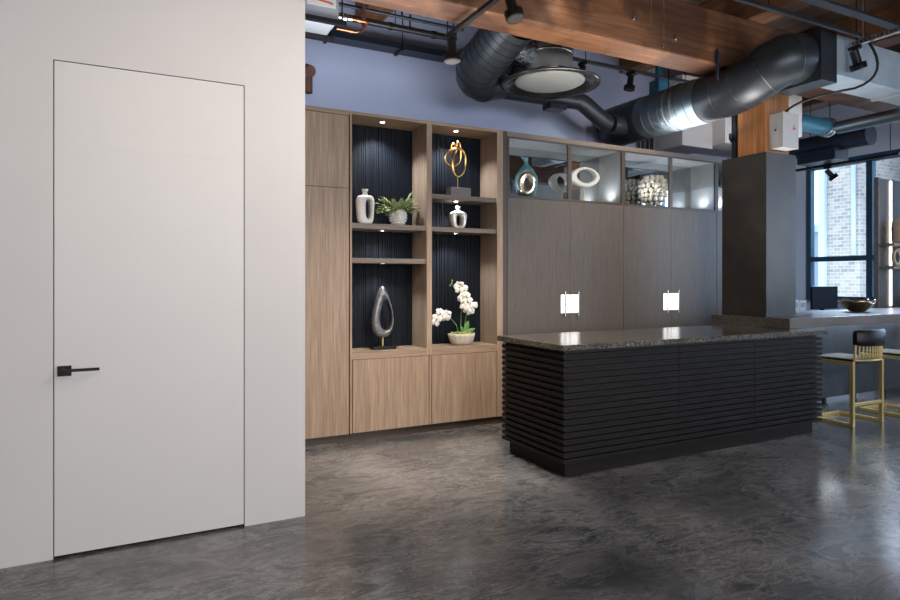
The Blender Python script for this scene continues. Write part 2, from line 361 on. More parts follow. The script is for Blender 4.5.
# timber post over the clad column
o = obj('trim_post', B(5.36, 5.72, 3.90, 4.20, 2.567, 3.32), 'post', None, .008); o['kind'] = 'structure'
cl = MB(); cl.box(5.322, 5.757, 3.858, 4.35, 1.012, 2.567); cu = obj('trim_column', cl, 'column', None, .002); cu['kind'] = 'structure'
# white soffit boxes at the top of the back wall
struct('trim_soffit', B(5.72, 6.22, 5.22, 5.65, 2.93, 3.75), 'white')
struct('trim_soffit', B(6.22, 7.0, 5.04, 5.65, 2.97, 3.75), 'white')

# ================================================================ OAK JOINERY
FY = 5.04; NB = 5.35
def bx_door(name, x0, x1, z0, z1, m, parent, th=.022, y=FY): return obj(name, B(x0, x1, y, y+th, z0, z1), m, parent, .0012)
# tall oak cupboard
c = thing('tall_cabinet', 'tall plain oak cupboard panel beside the white wall, left of the shelf niches', 'cabinet', (1.1, 5.3, 0))
obj('body', B(.55, 1.648, FY+.024, 5.64, .07, 2.778), 'oak', c)
obj('door', B(.55, 1.640, FY, FY+.022, .07, 2.125), 'oak', c, .001)
obj('upper_door', B(.55, 1.640, FY, FY+.022, 2.129, 2.735), 'oak', c, .001)
obj('cornice', B(.55, 1.648, FY, FY+.022, 2.740, 2.778), 'oakh', c, .001)
obj('plinth', B(.55, 1.648, FY+.035, 5.6, 0, .07), 'plinth', c)
# niche unit
c = thing('shelving_unit', 'open oak shelf unit with two dark ribbed niches and cupboard doors below', 'shelving', (2.4, 5.3, 0))
obj('side_panel', B(1.650, 1.668, FY, 5.64, .07, 2.778), 'oak', c, .001)
obj('divider', B(2.360, 2.411, FY, 5.60, .69, 2.752), 'oak', c, .001)
obj('side_panel', B(3.093, 3.157, FY, 5.64, .07, 2.778), 'oak', c, .001)
obj('top_panel', B(1.668, 3.093, FY, 5.60, 2.752, 2.778), 'oakh', c, .001)
for a, b in ((1.668, 2.360), (2.411, 3.093)):
    bk = MB(); bk.box(a, b, NB+.016, NB+.03, .75, 2.752)
    n = int((b-a)/.0175); wd = (b-a)/n
    for i in range(n): 
        dpt = random.uniform(.005, .015); bk.box(a+i*wd+.0015, a+(i+1)*wd-.002, NB+.016-dpt, NB+.016, .752, 2.75)
    obj('ribbed_back', bk, 'char', c)
    obj('niche_floor', B(a, b, FY, NB+.014, .690, .750), 'oakh', c, .001)
for a, b, z0, z1 in ((1.668, 2.360, 1.798, 1.843), (1.668, 2.360, 1.504, 1.547), (2.411, 3.093, 2.093, 2.134), (2.411, 3.093, 1.798, 1.839)):
    obj('shelf', B(a, b, FY+.02, NB, z0, z1), 'oaks', c, .001)
obj('carcass', B(1.668, 3.093, FY+.024, 5.6, .07, .690), 'oaks', c)
obj('cupboard_door', B(1.674, 2.380, FY, FY+.022, .072, .686), 'oak', c, .0012)
obj('cupboard_door', B(2.386, 2.404, FY, FY+.022, .072, .686), 'oak', c, .0005).name = 'door_stile'
obj('cupboard_door', B(2.410, 3.088, FY, FY+.022, .072, .686), 'oak', c, .0012)
obj('plinth', B(1.650, 3.157, FY+.035, 5.6, 0, .07), 'plinth', c)
# LED downlights
def downlight(x, y, z, p, label, size=95):
    o = thing('downlight', label, 'light', (x, y, z), 'recessed niche downlights')
    obj('bezel', MB().lathe([(.028, -.0005), (.028, -.005), (.020, -.005), (.020, -.0015)], (x, y, z), 20), 'silver', o)
    obj('lens', MB().lathe([(.0001, -.003), (.019, -.003), (.019, -.0005), (.0001, -.0005)], (x, y, z), 20), 'led', o)
    spot('downlight_light', (x, y, z-.012), (x, y+.03, z-1), p*1.5, (.86, .92, 1), size, .8, .012)
ly = 5.17
downlight(1.99, ly, 2.752, 22, 'bright round downlight in the top of the left niche', 120)
downlight(2.72, ly, 2.752, 20, 'bright round downlight in the top of the right niche', 120)
downlight(2.72, ly, 2.093, 7, 'bright round downlight above the small silver vase', 130)
downlight(2.72, ly, 1.798, 9, 'bright round downlight above the white orchid', 120)
downlight(1.99, ly, 1.798, 5, 'round downlight under the shelf of the white vase and fern', 130)
downlight(1.99, ly, 1.504, 7, 'round downlight above the pewter teardrop sculpture', 120)

# ================================================================ TAUPE CABINETS
struct('trim_2', B(3.157, 3.205, FY+.004, 5.6, 0, 2.776), 'taupedark')
def wardrobe(x0, xm, x1, label, xend=None):
    xe = xend or x1
    c = thing('wardrobe', label, 'cabinet', ((x0+xe)/2, 5.3, 0), 'tall taupe cabinets')
    obj('lower_body', B(x0, xe, FY+.024, 5.64, .07, 2.150), 'taupe', c)
    obj('plinth', B(x0, xe, FY+.05, 5.6, 0, .07), 'plinth', c)
    obj('door', B(x0+.003, xm-.0015, FY, FY+.022, .072, 2.150), 'taupe', c, .001)
    obj('door', B(xm+.0015, x1-.002, FY, FY+.022, .072, 2.150), 'taupe', c, .001)
    obj('upper_shell', B(x0, x0+.018, FY+.024, 5.62, 2.150, 2.730).box(xe-.018, xe, FY+.024, 5.62, 2.150, 2.730).box(x0+.018, xe-.018, FY+.024, 5.62, 2.150, 2.166), 'taupe', c)
    obj('upper_ceiling', B(x0+.018, xe-.018, FY+.024, 5.40, 2.722, 2.730), 'liner', c)
    obj('side_liner', B(x0+.018, x0+.022, FY+.026, 5.40, 2.166, 2.722), 'liner', c); obj('side_liner', B(xe-.022, xe-.018, FY+.026, 5.40, 2.166, 2.722), 'liner', c)
    obj('mirror_back', B(x0+.022, xe-.022, 5.40, 5.415, 2.166, 2.722), 'mirror', c)
    obj('cornice', B(x0, xe, FY, 5.62, 2.731, 2.776), 'taupeframe', c, .001)
    for a, b in ((x0+.002, xm), (xm, x1)):
        f = obj('glass_door_frame', B(a, b, FY, FY+.022, 2.154, 2.170).box(a, b, FY, FY+.022, 2.716, 2.730).box(a, a+.022, FY, FY+.022, 2.170, 2.716).box(b-.022, b, FY, FY+.022, 2.170, 2.716), 'taupedark', c)
        obj('glass', B(a+.022, b-.022, FY+.009, FY+.013, 2.170, 2.716), 'glass', f)
    for sx in (-1, 1):
        pl = obj('lit_pull_plate', B(xm+sx*.006, xm+sx*.112, FY-.003, FY, 1.030, 1.212), 'backlit', c, .001)
        xb = xm+sx*.083
        obj('pull_bar', MB().cyl((xb, FY-.034, 1.000), (xb, FY-.034, 1.246), .0075, 12).cyl((xb, FY-.034, 1.05), (xb, FY-.002, 1.05), .005, 8).cyl((xb, FY-.034, 1.196), (xb, FY-.002, 1.196), .005, 8), 'chrome', pl)
    return c
WD = [wardrobe(3.205, 3.950, 4.656, 'tall dark taupe cabinet with lit pulls, teal vase and white ring behind its glass'),
      wardrobe(4.656, 5.347, 6.078, 'tall dark taupe cabinet with lit pulls, round glass bead globe behind its glass'),
      wardrobe(6.080, 6.55, 7.0, 'taupe cabinet mostly hidden behind the dark steel column')]
# small uplights on the floor of the glazed tops, fixed in the cabinets
for x, y, p, wn in ((3.30, 5.12, 5, 0), (3.80, 5.12, 5, 0), (4.56, 5.20, 7, 0), (4.98, 5.10, 12, 1), (5.50, 5.10, 12, 1), (5.98, 5.20, 7, 1), (6.14, 5.09, 6, 2)):
    hs = obj('uplight', MB().lathe([(.0001, 0), (.024, 0), (.024, .010), (.018, .010)], (x, y, 2.1665), 18), 'chrome', WD[wn])
    obj('lens', MB().lathe([(.0001, .0095), (.017, .0095)], (x, y, 2.1665), 18), 'led', hs)
    spot('uplight_light', (x, y, 2.182), (x, y+.06, 3), p*.65, (.96, .97, 1), 150, 1, .012)
# ================================================================ ISLAND AND BAR
IX0, IX1, IY0, IY1 = 2.60, 5.49, 3.395, 4.22
c = thing('kitchen_island', 'long black slatted island with a speckled granite worktop', 'island', (4.1, 3.8, 0))
obj('plinth', B(IX0+.075, IX1-.08, IY0+.075, IY1-.05, 0, .105), 'slat', c)
obj('carcass', B(IX0+.05, IX1-.07, IY0+.05, IY1-.03, .105, .880), 'slatback', c)
obj('worktop', B(IX0-.005, IX1+.01, IY0-.008, IY1+.01, .880, .92), 'granite', c, .002)
def slats(x0, x1, y0, y1, n=17):
    m = MB(); z0, z1 = .112, .874; p = (z1-z0)/n
    for i in range(n): m.box(x0, x1, y0, y1, z0+i*p, z0+i*p+p*.56)
    return m
obj('slatted_side', slats(IX0+.015, IX0+.05, IY0+.015, IY1-.03), 'slat', c, .001)
for a, b in ((IX0+.051, 3.695), (3.700, 4.555), (4.560, IX1-.035)):
    obj('slatted_front', slats(a, b, IY0+.015, IY0+.05), 'slat', c, .001)
obj('slatted_end', slats(IX1-.07, IX1-.035, IY0+.051, IY1-.03), 'slat', c, .001)

c = thing('bar_counter', 'long raised bar counter with brown top running right of the dark column', 'counter', (7.2, 4.0, 0))
bt = MB(); bt.box(5.312, 9.4, 3.61, 4.46, .922, 1.011)
obj('bar_top', bt, 'bartop', c, .003)
obj('stone_end', B(5.299, 5.311, 3.612, 4.46, .9215, 1.0105), 'granite', c, .001)
obj('back_panel', B(5.80, 9.4, 4.16, 4.24, .085, .922), 'barpanel', c)
obj('under_light_strip', B(5.9, 9.2, 4.10, 4.13, .910, .9215), 'ledstrip', c)
area('under_bar_light', (7.4, 4.06, .90), (7.4, 4.16, .2), 3.2, .05, 6, (.75, .87, 1))
for x in (6.3, 6.75, 7.3, 7.9, 8.5, 9.1): obj('foot', MB().cyl((x, 4.20, 0), (x, 4.20, .085), .022, 12).cyl((x, 4.20, 0), (x, 4.20, .012), .035, 12), 'black', c)

# ================================================================ BAR STOOLS
def stool(x, label):
    y = 3.43; W = .50; D = .42; q = .016
    c = thing('bar_stool', label, 'stool', (x+W/2, y+D/2, 0), 'brass bar stools')
    for xx, nm in ((x, 'l'), (x+W-2*q, 'r')):
        obj('leg', B(xx, xx+2*q, y, y+2*q, .028, .600), 'brass', c, .002)
        obj('base_rail', B(xx, xx+2*q, y, y+D+.02, 0, .028), 'brass', c, .002)
        obj('seat_rail', B(xx, xx+2*q, y+2*q, y+D, .570, .600), 'brass', c, .002)
    obj('base_crossbar', B(x+2*q, x+W-2*q, y+D-.01, y+D+.02, 0, .026), 'brass', c, .002)
    obj('footrest', B(x+2*q, x+W-2*q, y+.004, y+.028, .185, .212), 'brass', c, .002)
    obj('seat', B(x+2*q+.001, x+W-2*q-.001, y+.01, y+D, .572, .622), 'leather', c, .014)
    # back: bent gold rods below a padded black top roll
    fr = MB(); x0, x1 = x+.045, x+W-.03; yb = y-.005
    pts = [(x0, yb+.03, .625), (x0-.012, yb-.03, .60), (x0, yb-.045, .66), (x0+.005, yb-.06, .84)]
    def arc(t):  # curved back rest in plan
        return yb-.055+.075*(2*t-1)**2
    obj('back_rod', MB().tube([(x0+(x1-x0)*t, arc(t), .612) for t in [i/12 for i in range(13)]], .009, 8), 'brass', c)
    for i in range(15):
        t = i/14; xx = x0+(x1-x0)*t
        obj('back_rod', MB().tube([(xx, arc(t)+.075, .600), (xx, arc(t)+.03, .602), (xx, arc(t), .612), (xx, arc(t)-.008, .65), (xx, arc(t)-.012, .78)], .0065 if 0 < i < 14 else .010, 8), 'brass', c)
    n = 18; pad = MB(); ring = []
    prof = [(-.024, .748), (.024, .748), (.030, .80), (.026, .872), (.012, .897), (-.012, .897), (-.028, .872), (-.031, .80)]
    vs = []; fs = []
    for i in range(n+1):
        t = i/n; e = min(1, math.sin(math.pi*t)*3.2+.35)
        for a, z in prof: vs.append((x0-.012+(x1-x0+.024)*t, arc(t)-.012+a*(.5+.5*e), .828+(z-.828)*(.80+.20*e)))
    k = len(prof)
    for i in range(n):
        for j in range(k): fs.append((i*k+j, i*k+(j+1) % k, (i+1)*k+(j+1) % k, (i+1)*k+j))
    pad.add(vs, fs, True); pad.add(vs[:k], [tuple(range(k))]); pad.add(vs[-k:], [tuple(range(k))])
    obj('back_pad', pad, 'leather', c)
    return c
s0 = stool(5.95, 'brass bar stool with black padded back, nearest the slatted island')
copytree(s0, (.86, 0, 0), 'brass bar stool cut off by the right edge of the picture')

# ================================================================ COUNTERTOP AND DESK ITEMS
bw = MB(); n = 28; X, Y, Z = 7.18, 4.09, 1.0115
vs = []; fs = []
prof = [(.05, 0), (.085, .006), (.125, .045), (.158, .095), (.172, .125), (.163, .125), (.148, .095), (.115, .05), (.075, .016), (.001, .013)]
for r, z in prof:
    for j in range(n):
        a = 2*math.pi*j/n; wv = 1+.10*math.cos(2*a)*(z/.125); zz = z+(.016*math.sin(5*a)+.012*math.cos(2*a))*(z/.125)**2
        vs.append((X+r*wv*math.cos(a), Y+r*math.sin(a), Z+zz))
for i in range(len(prof)-1):
    for j in range(n): fs.append((i*n+j, i*n+(j+1) % n, (i+1)*n+(j+1) % n, (i+1)*n+j))
bw.add(vs, fs, True); bw.add(vs[:n], [tuple(range(n))])
tag(obj('bowl', bw, 'bronze'), 'hammered bronze bowl with wavy rim on the bar counter', 'bowl')

c = thing('desk', 'dark desk behind the bar counter under the window', 'desk', (8.0, 5.3, 0))
obj('desk_top', B(7.2, 9.0, 5.02, 5.75, .86, .90), 'taupedark', c, .002)
for x in (7.22, 8.94):
    for y in (5.04, 5.69): obj('leg', B(x, x+.04, y, y+.04, 0, .86), 'taupedark', c)
c = thing('computer_monitor', 'back of a dark computer monitor standing behind the bar counter', 'monitor', (8.06, 5.2, .9))
obj('screen_shell', B(8.06, 8.62, 5.17, 5.20, .97, 1.275), 'screen', c, .006)
obj('stand', B(8.30, 8.38, 5.205, 5.225, .905, 1.15), 'screen', c, .002)
obj('stand_base', B(8.22, 8.46, 5.10, 5.30, .9, .908), 'screen', c, .002)
c = thing('desk_calendar', 'small white desk calendar beside the monitor, next to the column', 'calendar', (7.55, 5.2, .9))
for k, (x, z, w_) in enumerate(((7.70, 1.10, .11), (7.83, 1.09, .13))):
    obj('card', B(x, x+w_, 5.19, 5.198, .901, z), 'paper', c)
    obj('print', B(x+.02, x+w_-.02, 5.187, 5.189, 1.0, z-.03), 'far', c)
# display rack on the right
c = thing('display_rack', 'dark display rack with a vertical light strip, right of the window', 'shelving', (9.5, 4.85, 0))
obj('back_panel', B(9.16, 9.95, 4.95, 4.98, 0, 2.76), 'taupedark', c, .002)
obj('edge_trim', B(9.14, 9.16, 4.93, 4.99, 0, 2.77), 'oaks', c, .002)
for z in (1.545, 1.86): obj('shelf', B(9.17, 9.93, 4.75, 4.949, z-.035, z), 'oaks', c, .001)
obj('light_strip', B(9.44, 9.475, 4.935, 4.949, 1.0, 1.50), 'ledstrip', c); obj('light_strip', B(9.44, 9.475, 4.935, 4.949, 1.56, 1.82), 'ledstrip', c); obj('light_strip', B(9.44, 9.475, 4.935, 4.949, 1.87, 2.74), 'ledstrip', c)
v = MB().lathe([(.001, 0), (.07, 0), (.085, .05), (.09, .22), (.08, .30), (.05, .34), (.04, .345), (.04, .30), (.001, .29)], (9.46, 4.84, 1.8605), 24)
tag(obj('vase', v, 'sandart'), 'tall sand coloured vase on the upper shelf of the display rack', 'vase')
rg = MB().tube([(9.45+.105*math.cos(a), 4.85, 1.5455+.130+.105*math.sin(a)) for a in [2*math.pi*i/28 for i in range(28)]], [.024]*28, 10, True)
tag(obj('ring_sculpture', rg, 'sandart'), 'sand coloured open ring ornament on the middle shelf of the display rack', 'sculpture')
tag(obj('wall_plate', B(9.915, 9.925, 5.30, 5.38, 1.055, 1.165), 'yellow', None, .002), 'cream wall plate by the window sill near the display rack', 'switch')
bpy.data.objects['wall_plate'].location.x = 9.93+.064
tag(obj('light_switch', B(-.71, -.655, WY-.008, WY-.0005, 1.17, 1.245), 'ceramic', None, .002), 'white light switch on the white wall at the left picture edge', 'switch')

# ================================================================ ORNAMENTS
def spin(m, c, ang): return m.xform(Matrix.Translation(c) @ Matrix.Rotation(ang, 4, 'Z') @ Matrix.Translation(-Vector(c)))
def holed(outer, inner, cx, cy, z0, th, rows=3, round_=.35, n=48):
    """closed ring solid between an outer and inner outline (functions of angle -> (x,z)), rounded in depth"""
    m = MB(); K = 12; vs = []
    for i in range(n):
        a = 2*math.pi*i/n; ox, oz = outer(a); ix, iz = inner(a); mx, mz = (ox+ix)/2, (oz+iz)/2; hx, hz = (ox-ix)/2, (oz-iz)/2
        for k in range(K):
            b = 2*math.pi*k/K; cc = math.cos(b); ss = math.sin(b)
            cc = math.copysign(abs(cc)**.7, cc); ss = math.copysign(abs(ss)**.7, ss)
            vs.append((cx+mx+hx*cc, cy+th*ss, z0+mz+hz*cc))
    fs = []
    for i in range(n):
        for k in range(K): fs.append((i*K+k, i*K+(k+1) % K, ((i+1) % n)*K+(k+1) % K, ((i+1) % n)*K+k))
    return m.add(vs, fs, True)
def sup(w_, h_, e, cx=0, cz=0):
    def f(a):
        c_, s_ = math.cos(a), math.sin(a); return (cx+w_*math.copysign(abs(c_)**e, c_), cz+h_*math.copysign(abs(s_)**e, s_))
    return f
# white bottle vase with slot
zA = 1.8435
c = thing('vase', 'white ceramic bottle vase with a long slot through it, left of the fern', 'vase', (1.835, 5.19, zA))
def vo(a):
    x, z = sup(.080, .128, .42, 0, .128)(a); return (x*(.86+.14*min(1, z/.2)), z)
obj('body', holed(vo, sup(.022, .082, .8, .022, .135), 1.835, 5.19, zA, .045), 'ceramic', c)
obj('neck', MB().lathe([(.028, 0), (.021, .018), (.020, .035), (.031, .058), (.027, .058), (.016, .035), (.016, .02)], (1.835, 5.19, zA+.250), 20), 'ceramic', c)
# fern
c = thing('potted_fern', 'green fern in a round knobbly white pot on the left niche shelf', 'plant', (2.145, 5.19, zA))
prof = [(.001, 0), (.047, 0), (.066, .03), (.078, .075), (.075, .115), (.060, .145), (.051, .145), (.051, .125), (.001, .125)]
obj('pot', MB().lathe(prof, (2.145, 5.19, zA), 28), 'ceramictex', c)
kb = MB()
for k, z in enumerate((.022, .045, .068, .091, .114)):
    r = [.060, .071, .077, .078, .074][k]
    for j in range(22):
        a = 2*math.pi*(j+.5*(k % 2))/22; kb.ball((2.145+r*math.cos(a), 5.19+r*math.sin(a), zA+z), .0085, 6)
o = obj('knob_texture', kb, 'ceramictex', bpy.data.objects[c.name])
fm = MB()
for i in range(80):
    a = random.uniform(0, 2*math.pi); L = random.uniform(.11, .205); up = random.uniform(.25, 1.35)
    if i == 0: a, L, up = .1, .25, 1.6
    bx_, by_ = 2.145+.03*math.cos(a), 5.19+.03*math.sin(a); pts = []
    for k in range(10):
        t = k/9; rr = L*t*math.cos(up*.7)*1.0; zz = L*math.sin(up)*t*.75-.05*t*t*(1.3-up*.6)
        pts.append(Vector((bx_+rr*math.cos(a), by_+rr*math.sin(a)*.62, zA+.135+zz)))
    fm.tube(pts, .0013, 4)
    sd = Vector((-math.sin(a), math.cos(a)*.62, .0)).normalized()
    for k in range(2, 10):
        wl_ = .034*(1-.75*(k/10)**2); d = (pts[k]-pts[k-1]).normalized()
        for s_ in (-1, 1):
            p = pts[k]; tip = p+sd*s_*wl_+d*.012+Vector((0, 0, random.uniform(-.01, .012)))
            mid = p+sd*s_*wl_*.5; u = d*.0095
            fm.add([p-u*.5, mid-u+Vector((0, 0, .003)), tip, mid+u*1.3+Vector((0, 0, .003))], [(0, 1, 2, 3)])
for p in fm.v: p.y = min(p.y, 5.325); p.x = min(max(p.x, 1.94), 2.352)
obj('fronds', fm, 'leaf', c)
# gold knot sculpture on a grey block
zB = 2.1345
KX = -.02
c = thing('knot_sculpture', 'polished gold looped knot sculpture on a grey stone block', 'sculpture', (2.775, 5.19, zB))
obj('base_block', B(2.655, 2.865, 5.14, 5.24, zB, zB+.09), 'stonegrey', c, .002)
obj('stem', MB().cyl((2.75, 5.19, zB+.09), (2.75, 5.19, zB+.19), .004, 8), 'brass', c)
key = [(2.77, 0, .185), (2.84, .01, .24), (2.862, .012, .33), (2.845, 0, .425), (2.79, -.01, .465), (2.715, -.012, .45), (2.635, -.008, .40), (2.63, 0, .33), (2.70, .012, .29), (2.755, .015, .30),
       (2.80, .01, .345), (2.805, 0, .42), (2.79, -.01, .50), (2.765, -.015, .525), (2.755, 0, .50), (2.775, .02, .455), (2.74, .024, .40), (2.715, .02, .44), (2.705, .012, .485), (2.725, .006, .505), (2.75, .0, .48), (2.725, -.008, .42), (2.706, -.01, .33), (2.718, -.006, .24)]
def smooth_closed(K, it=3):
    P = [Vector(p) for p in K]
    for _ in range(it):
        Q = []
        for i in range(len(P)):
            a, b = P[i], P[(i+1) % len(P)]; Q += [a*.75+b*.25, a*.25+b*.75]
        P = Q
    return P
P = smooth_closed([(x-.02, 5.19+y, zB+z) for x, y, z in key])
obj('knot', MB().tube(P, [.0105+.0045*math.sin(4*math.pi*i/len(P))**2 for i in range(len(P))], 10, True), 'gold', c)
# silver vase with hole
zC = 1.8395
c = thing('vase', 'small silver leaf vase with an oval hole, under a downlight', 'vase', (2.755, 5.19, zC))
def so(a):
    x, z = sup(.088, .082, .5, 0, .083)(a); return (x*(.72+.28*min(1, z/.13)), z)
obj('body', holed(so, sup(.029, .050, .7, 0, .078), 2.755, 5.19, zC, .042), 'silverleaf', c)
obj('neck', MB().lathe([(.030, 0), (.018, .015), (.017, .035), (.026, .055), (.021, .055), (.013, .03)], (2.755, 5.19, zC+.158), 20), 'silverleaf', c)
# teardrop
zD = .7505
c = thing('teardrop_sculpture', 'dark pewter teardrop ring sculpture on a brass stem', 'sculpture', (2.0, 5.19, zD))
obj('base_plate', B(1.895, 2.11, 5.14, 5.24, zD, zD+.026), 'black', c, .002)
obj('stem', MB().cyl((2.0, 5.19, zD+.026), (2.0, 5.19, zD+.13), .008, 12), 'brass', c)
def td(w_, h_, cx, cz, sh):
    def f(a):
        z = math.sin(a); x = math.cos(a)*(1-sh*(z+1)/2); return (cx+w_*x, cz+h_*z)
    return f
obj('teardrop', holed(td(.138, .228, -.005, .328, .66), td(.066, .130, .022, .300, .45), 2.0, 5.19, zD, .036), 'pewter', c)
# orchid
c = thing('potted_orchid', 'white orchid with arching flower sprays in a rough stone bowl', 'plant', (2.79, 5.19, zD))
obj('pot', MB().lathe([(.001, 0), (.085, 0), (.115, .03), (.132, .085), (.135, .105), (.122, .105), (.115, .085), (.001, .085)], (2.79, 5.19, zD), 30, True, 1, .78), 'stonepot', c)
ms = MB()
for i in range(60):
    a = random.uniform(0, 6.28); r = random.uniform(0, .1); ms.ball((2.79+r*math.cos(a), 5.19+r*math.sin(a)*.75, zD+.098+random.uniform(0, .014)), random.uniform(.009, .017), 6)
obj('moss', ms, 'moss', c)
def blade(P0, dirv, L, W, bend, m):
    P0 = Vector(P0); d = Vector(dirv).normalized(); sd = d.cross(Vector((0, 1, 0.2))).normalized(); vs = []; n = 8
    for i in range(n+1):
        t = i/n; c_ = P0+d*L*t+Vector((0, 0, -bend*t*t)); w_ = W*math.sin(math.pi*min(1, t*.93+.05))**.7
        vs += [c_-sd*w_, c_+Vector((0, .006, -.003)), c_+sd*w_]
    fs = []
    for i in range(n): fs += [(i*3, i*3+1, i*3+4, i*3+3), (i*3+1, i*3+2, i*3+5, i*3+4)]
    m.add(vs, fs, True)
for P0, d, L, W, bd in (((2.82, 5.18, zD+.10), (.25, -.1, 1), .13, .028, .0), ((2.82, 5.17, zD+.10), (.9, -.2, .7), .12, .022, .02), ((2.80, 5.17, zD+.10), (-.3, -.15, .9), .09, .016, .01), ((2.77, 5.16, zD+.10), (-.9, -.1, .5), .09, .014, .02), ((2.86, 5.19, zD+.10), (.9, .1, .25), .09, .013, .02)):
    lf = MB(); blade(P0, d, L, W, bd, lf); so_ = obj('leaf', lf, 'leafd', c); sm_ = so_.modifiers.new('thickness', 'SOLIDIFY'); sm_.thickness = .0025
for pts in ([(2.78, 5.19, zD+.09), (2.785, 5.19, zD+.25), (2.79, 5.18, zD+.40), (2.76, 5.15, zD+.50), (2.71, 5.12, zD+.555), (2.67, 5.11, zD+.56)],
            [(2.82, 5.19, zD+.09), (2.83, 5.19, zD+.22), (2.85, 5.17, zD+.33), (2.86, 5.14, zD+.38)],
            [(2.76, 5.18, zD+.09), (2.72, 5.16, zD+.19), (2.65, 5.13, zD+.25), (2.56, 5.09, zD+.29), (2.50, 5.07, zD+.28)]):
    obj('stem', MB().tube(pts, .0042, 8), 'leafd', c)
def bloom(p, s_=1, yaw=0):
    m = MB()
    for k, (ang, L, W) in enumerate(((90, .036, .016), (200, .036, .014), (340, .036, .014), (20, .040, .022), (160, .040, .022))):
        a = R(ang); n = 6; vs = []
        for i in range(n+1):
            t = i/n; r = L*t; w_ = W*math.sin(math.pi*min(.97, t*.85+.12)); y = -.004-.010*math.sin(t*2.2)-(.004 if k > 2 else 0)
            for q in (-1, 0, 1): vs.append((r*math.cos(a)-q*w_*math.sin(a), y+(.004*abs(q)), r*math.sin(a)+q*w_*math.cos(a)))
        fs = []
        for i in range(n): fs += [(i*3, i*3+1, i*3+4, i*3+3), (i*3+1, i*3+2, i*3+5, i*3+4)]
        m.add(vs, fs, True)
    mt = Matrix.Translation(p) @ Matrix.Rotation(yaw, 4, 'Z') @ Matrix.Rotation(random.uniform(-.4, .4), 4, 'X') @ Matrix.Rotation(random.uniform(-.5, .5), 4, 'Y') @ Matrix.Scale(s_, 4)
    m.xform(mt); o = obj('bloom', m, 'petal', c); sm_ = o.modifiers.new('thickness', 'SOLIDIFY'); sm_.thickness = .002
    l = MB().ball((0, -.016, -.006), .008, 8); l.xform(mt); obj('bloom_centre', l, 'pollen', o)
for x, z, y in ((2.705, .56, 5.08), (2.70, .515, 5.075), (2.75, .525, 5.085), (2.72, .455, 5.08), (2.775, .465, 5.08), (2.74, .41, 5.075), (2.80, .42, 5.09), (2.76, .355, 5.08), (2.82, .365, 5.09), (2.865, .36, 5.10), (2.83, .31, 5.10), (2.79, .325, 5.09),
                (2.475, .26, 5.07), (2.50, .31, 5.065), (2.56, .265, 5.07), (2.455, .22, 5.08), (2.575, .30, 5.08)):
    bloom((x, y, zD+z), random.uniform(1.2, 1.4), random.uniform(-.5, .3))
bd_ = MB()
for p in ((2.64, 5.10, .575), (2.625, 5.10, .56), (2.65, 5.11, .60)): bd_.ball((p[0], p[1], zD+p[2]), .008, 8, 1, 1, 1.5)
obj('buds', bd_, 'leafd', c)
# teal vase in glazed top
zG = 2.1665
c = thing('vase', 'teal glazed bottle vase with a pale gold ringed hollow in its front', 'vase', (3.53, 5.2, zG))
TW = lambda m: spin(m, (3.53, 5.2, 0), R(-30))
obj('body', TW(MB().lathe([(.001, 0), (.060, 0), (.092, .06), (.118, .15), (.112, .22), (.075, .29), (.034, .335), (.019, .36), (.019, .395), (.028, .42), (.021, .42), (.013, .39)], (3.53, 5.2, zG), 36, True, 1, .6)), 'tealglaze', c)
def ringface(cx, cy, cz, rx, rz, ix, iz):
    n = 40; vs = []; fs = []
    for i in range(n):
        a = 2*math.pi*i/n
        for f_, dy in ((1, .03), (.97, .002), (.85, -.008), (.6, -.006)): vs.append((cx+rx*f_*math.cos(a), cy+dy, cz+rz*f_*math.sin(a)))
        vs.append((cx+ix*math.cos(a), cy+.002, cz+iz*math.sin(a)))
    for i in range(n):
        for k in range(4): j = (i+1) % n; fs.append((i*5+k, j*5+k, j*5+k+1, i*5+k+1))
    return MB().add(vs, fs, True)
obj('gold_ring_face', TW(ringface(3.53, 5.128, zG+.150, .092, .128, .030, .048)), 'pearl', c)
obj('hollow', TW(MB().ball((3.53, 5.131, zG+.150), .032, 20, 1, .2, 1.55)), 'dark', c)
# white ring on a brass pin
c = thing('ring_sculpture', 'white organic ring sculpture on a thin brass pin in the glazed cabinet', 'sculpture', (4.25, 5.2, zG))
obj('base_plate', B(4.09, 4.40, 5.15, 5.25, zG, zG+.012), 'ceramic', c, .001)
obj('pin', MB().cyl((4.26, 5.2, zG+.012), (4.26, 5.2, zG+.165), .006, 10), 'brass', c)
obj('ring', spin(holed(sup(.172, .108, 1.15, 0, .27), sup(.105, .070, 1.1, .012, .282), 4.26, 5.2, zG, .045), (4.26, 5.2, 0), -.22), 'ceramic', c)
# bead globe
c = thing('bead_globe', 'round globe ornament covered in glittering pale glass beads', 'ornament', (5.27, 5.225, zG))
obj('core', MB().ball((5.27, 5.225, zG+.205), .145, 24, 1, 1, 1.2), 'pearl', c)
for k, z in enumerate([-.88, -.62, -.34, -.05, .24, .52, .78]):
    rr = math.sqrt(1-z*z)*.150; n = max(6, int(2*math.pi*rr/.056)); bd = MB()
    for j in range(n):
        a = 2*math.pi*(j+.5*(k % 2))/n
        bd.ball((5.27+rr*math.cos(a), 5.225+rr*math.sin(a), zG+.205+z*.178), .025, 6, 1, 1, 1.1, False)
    obj('bead_row', bd, 'beadglass', c)
# ornament in third cabinet
c = tag(obj('orb_ornament', MB().ball((6.25, 5.2, zG+.155), .125, 24, 1, 1, 1.22), 'ceramic'), 'pale round ornament seen in the sliver left of the dark column', 'ornament')

